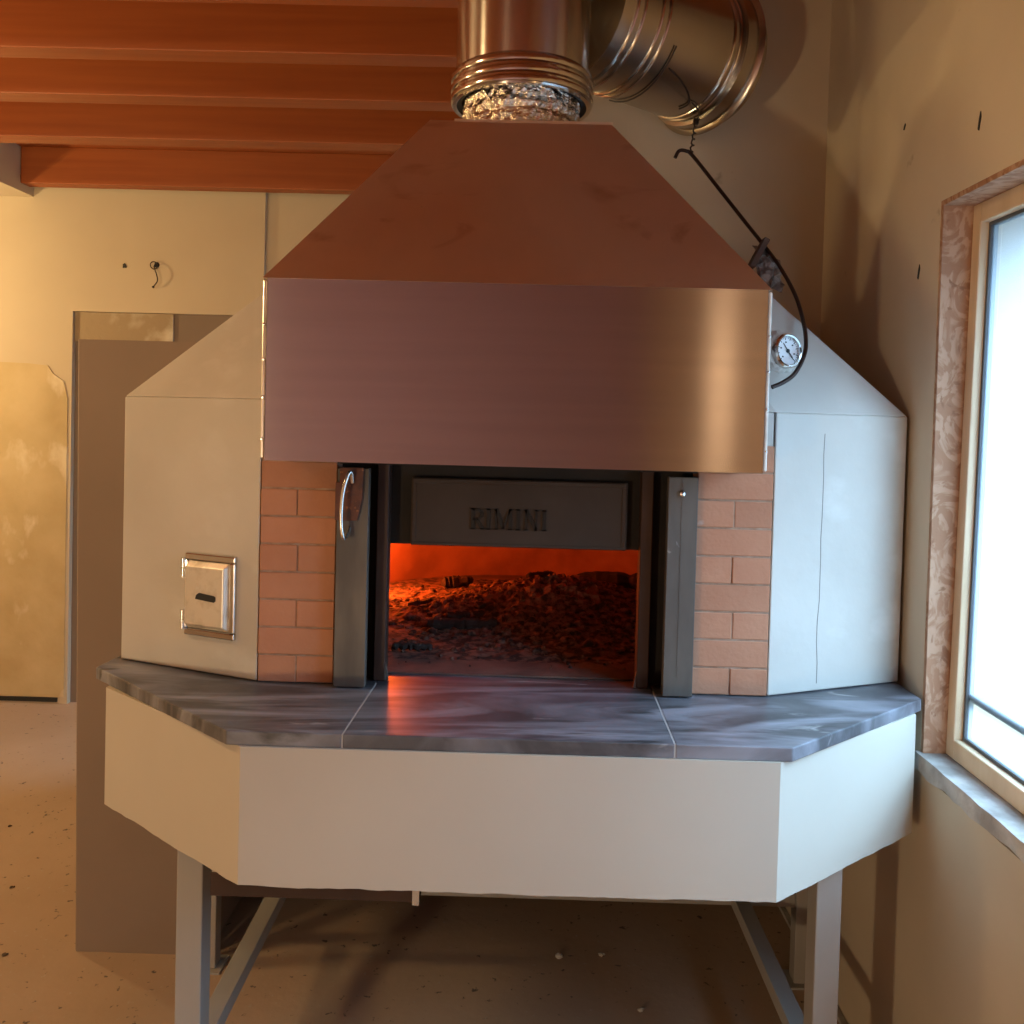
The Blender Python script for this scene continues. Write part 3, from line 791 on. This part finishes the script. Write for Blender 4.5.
def stick(p0, p1, r, seed, label):
    random.seed(seed)
    p0, p1 = Vector(p0), Vector(p1); n = 14
    pts = [p0.lerp(p1, i / n) + Vector((random.uniform(-.004, .004), random.uniform(-.004, .004), random.uniform(-.003, .003))) for i in range(n + 1)]
    rs = [r * random.uniform(.75, 1.15) * (1 if 0 < i < n else .6) for i in range(n + 1)]
    o = MB().tube(pts, rs, 7).build('charred_stick', char)
    return tag(o, label, 'charred wood', 'charred wood in the oven')
stick((-.245, .50, HZ + .028), (-.045, .52, HZ + .030), .016, 1, 'flat charred stick lying at the front left of the ash heap')
stick((-.20, .56, HZ + .034), (-.09, .62, HZ + .03), .014, 2, 'short black stick just behind the flat charred stick')
stick((.22, 1.10, HZ + .062), (.48, 1.04, HZ + .065), .028, 3, 'thick charred log at the right back of the oven chamber')
stick((-.32, .30, HZ + .012), (-.215, .30, HZ + .012), .010, 4, 'thin charred strip near the left foot of the oven mouth')
stick((-.26, 1.12, HZ + .030), (-.16, 1.15, HZ + .034), .022, 6, 'dark lump of charred wood at the back left in the orange glow')
stick((-.33, .74, HZ + .028), (-.20, .76, HZ + .028), .020, 8, 'charred piece at the left edge of the ash heap against the jamb')
stick((.04, .92, HZ + .100), (.13, .93, HZ + .108), .012, 9, 'black stick lying on the top of the ash heap')

# ------------------------------------------------------------------ floor crumbs
random.seed(17)
lab = {0: 'pale crumb of plaster on the dark floor under the middle of the oven'}
spots = [(.17, .70, .012, 'largest pale plaster crumb on the floor under the oven'),
         (.31, .72, .008, 'small plaster crumb right of the largest one under the oven'),
         (.40, .46, .009, 'small plaster crumb under the oven towards the right rail'),
         (.255, .10, .008, 'plaster crumb on the floor under the oven, nearest the camera'),
         (-2.02, 1.45, .006, 'dark crumb on the warm floor left of the low partition, furthest back'),
         (-1.55, .62, .007, 'dark crumb on the floor just left of the low partition'),
         (-1.58, .25, .008, 'dark crumb on the floor at the left edge, nearest the camera'),
         (-1.75, 1.0, .007, 'dark crumb on the warm floor midway along the low partition edge')]
dk = mat('dark crumb', (.09, .06, .04), None, rough=.9)
for i, (x, y, r, lb) in enumerate(spots):
    m = MB(); m.chunk((x, y, ZF + r * .5), r, (1.2, 1, .7)); m.chunk((x + r, y + r * .6, ZF + r * .3), r * .5)
    tag(m.build('plaster_crumb', plaster if i < 4 else dk), lb, 'crumb', 'crumbs on the floor')
m = MB()
pts = smoothpath([(.955, 1.25, ZF + .01), (.945, .95, ZF + .012), (.95, .70, ZF + .012), (.955, .40, ZF + .01)])
m.box(.965, .983, -.9, 1.95, ZF, ZF + .012)
struct(m.build('baseboard_right', sillm))

# ------------------------------------------------------------------ light
def point(name, loc, col, w, r=.05):
    l = bpy.data.lights.new(name, 'POINT'); l.energy = w; l.color = col; l.shadow_soft_size = r
    o = bpy.data.objects.new(name, l); COL.objects.link(o); o.location = loc; return o
WARM = (1.0, .73, .35)
point('lamp_far', (-3.75, 2.10, 2.15), WARM, 68, .08)
point('lamp_left', (-2.8, .30, 2.35), WARM, 55, .2)
point('lamp_high', (-2.3, -.70, 2.95), WARM, 46, .14)
point('work_lamp', (-1.9, -3.2, .85), (1.0, .76, .46), 120, .08)
point('hood_streak_light', (.82, -1.92, 1.9), (1.0, .66, .32), 2.4, .06)  # added light, no lamp there: makes the warm streak on the hood panel
point('fire_glow', (-.47, 1.0, HZ + .15), (1.0, .12, .010), 12.0, .04)
w = bpy.data.worlds.new('sky'); SC.world = w; w.use_nodes = True
nt = w.node_tree; N = nt.nodes; L = nt.links
bg = N['Background']
tc = N.new('ShaderNodeTexCoord'); sp = N.new('ShaderNodeSeparateXYZ'); L.new(tc.outputs['Generated'], sp.inputs[0])
mr = N.new('ShaderNodeMapRange'); mr.inputs['From Min'].default_value = .10; mr.inputs['From Max'].default_value = .75
mr.inputs['To Min'].default_value = 1.05; mr.inputs['To Max'].default_value = 29.0      # overcast sky, brighter overhead
L.new(sp.outputs['Z'], mr.inputs['Value']); L.new(mr.outputs[0], bg.inputs[1])
bg.inputs[0].default_value = (.47, .73, 1.0, 1)
pl = bpy.data.lights.new('window_portal', 'AREA'); pl.shape = 'RECTANGLE'; pl.size = 1.30; pl.size_y = WY1 - WY0 - .08
pl.cycles.is_portal = True
po = bpy.data.objects.new('window_portal', pl); COL.objects.link(po); po.location = (1.12, (WY0 + WY1) / 2, (WZ0 + WZ1) / 2)
po.rotation_euler = (0, PI / 2, 0)

# ------------------------------------------------------------------ camera
cam = bpy.data.cameras.new('camera'); co = bpy.data.objects.new('camera', cam); COL.objects.link(co)
f, yaw, pitch, roll, ppy = 880.895, -.0110, .0233, .0263, 438.1
cam.sensor_width = 36; cam.sensor_fit = 'HORIZONTAL'; cam.lens = 36 * f / 1024; cam.shift_y = -(512 - ppy) / 1024
F = Vector((math.sin(yaw) * math.cos(pitch), math.cos(yaw) * math.cos(pitch), -math.sin(pitch)))
r_ = Vector((math.cos(yaw), -math.sin(yaw), 0)); u_ = r_.cross(F)
R_ = r_ * math.cos(roll) + u_ * math.sin(roll); U_ = u_ * math.cos(roll) - r_ * math.sin(roll)
co.matrix_world = Matrix(((R_.x, U_.x, -F.x, .0117), (R_.y, U_.y, -F.y, -2.0571), (R_.z, U_.z, -F.z, 1.759), (0, 0, 0, 1)))
cam.clip_start = .02
SC.camera = co

# put the floor at height zero
for o in SC.objects:
    if o.parent is None:
        o.location.z -= ZF
    if '_o' in o: del o['_o']

vs_ = SC.view_settings
vs_.view_transform = 'Standard'; vs_.look = 'None'; vs_.gamma = 1; vs_.use_curve_mapping = False
vs_.exposure = 0.0
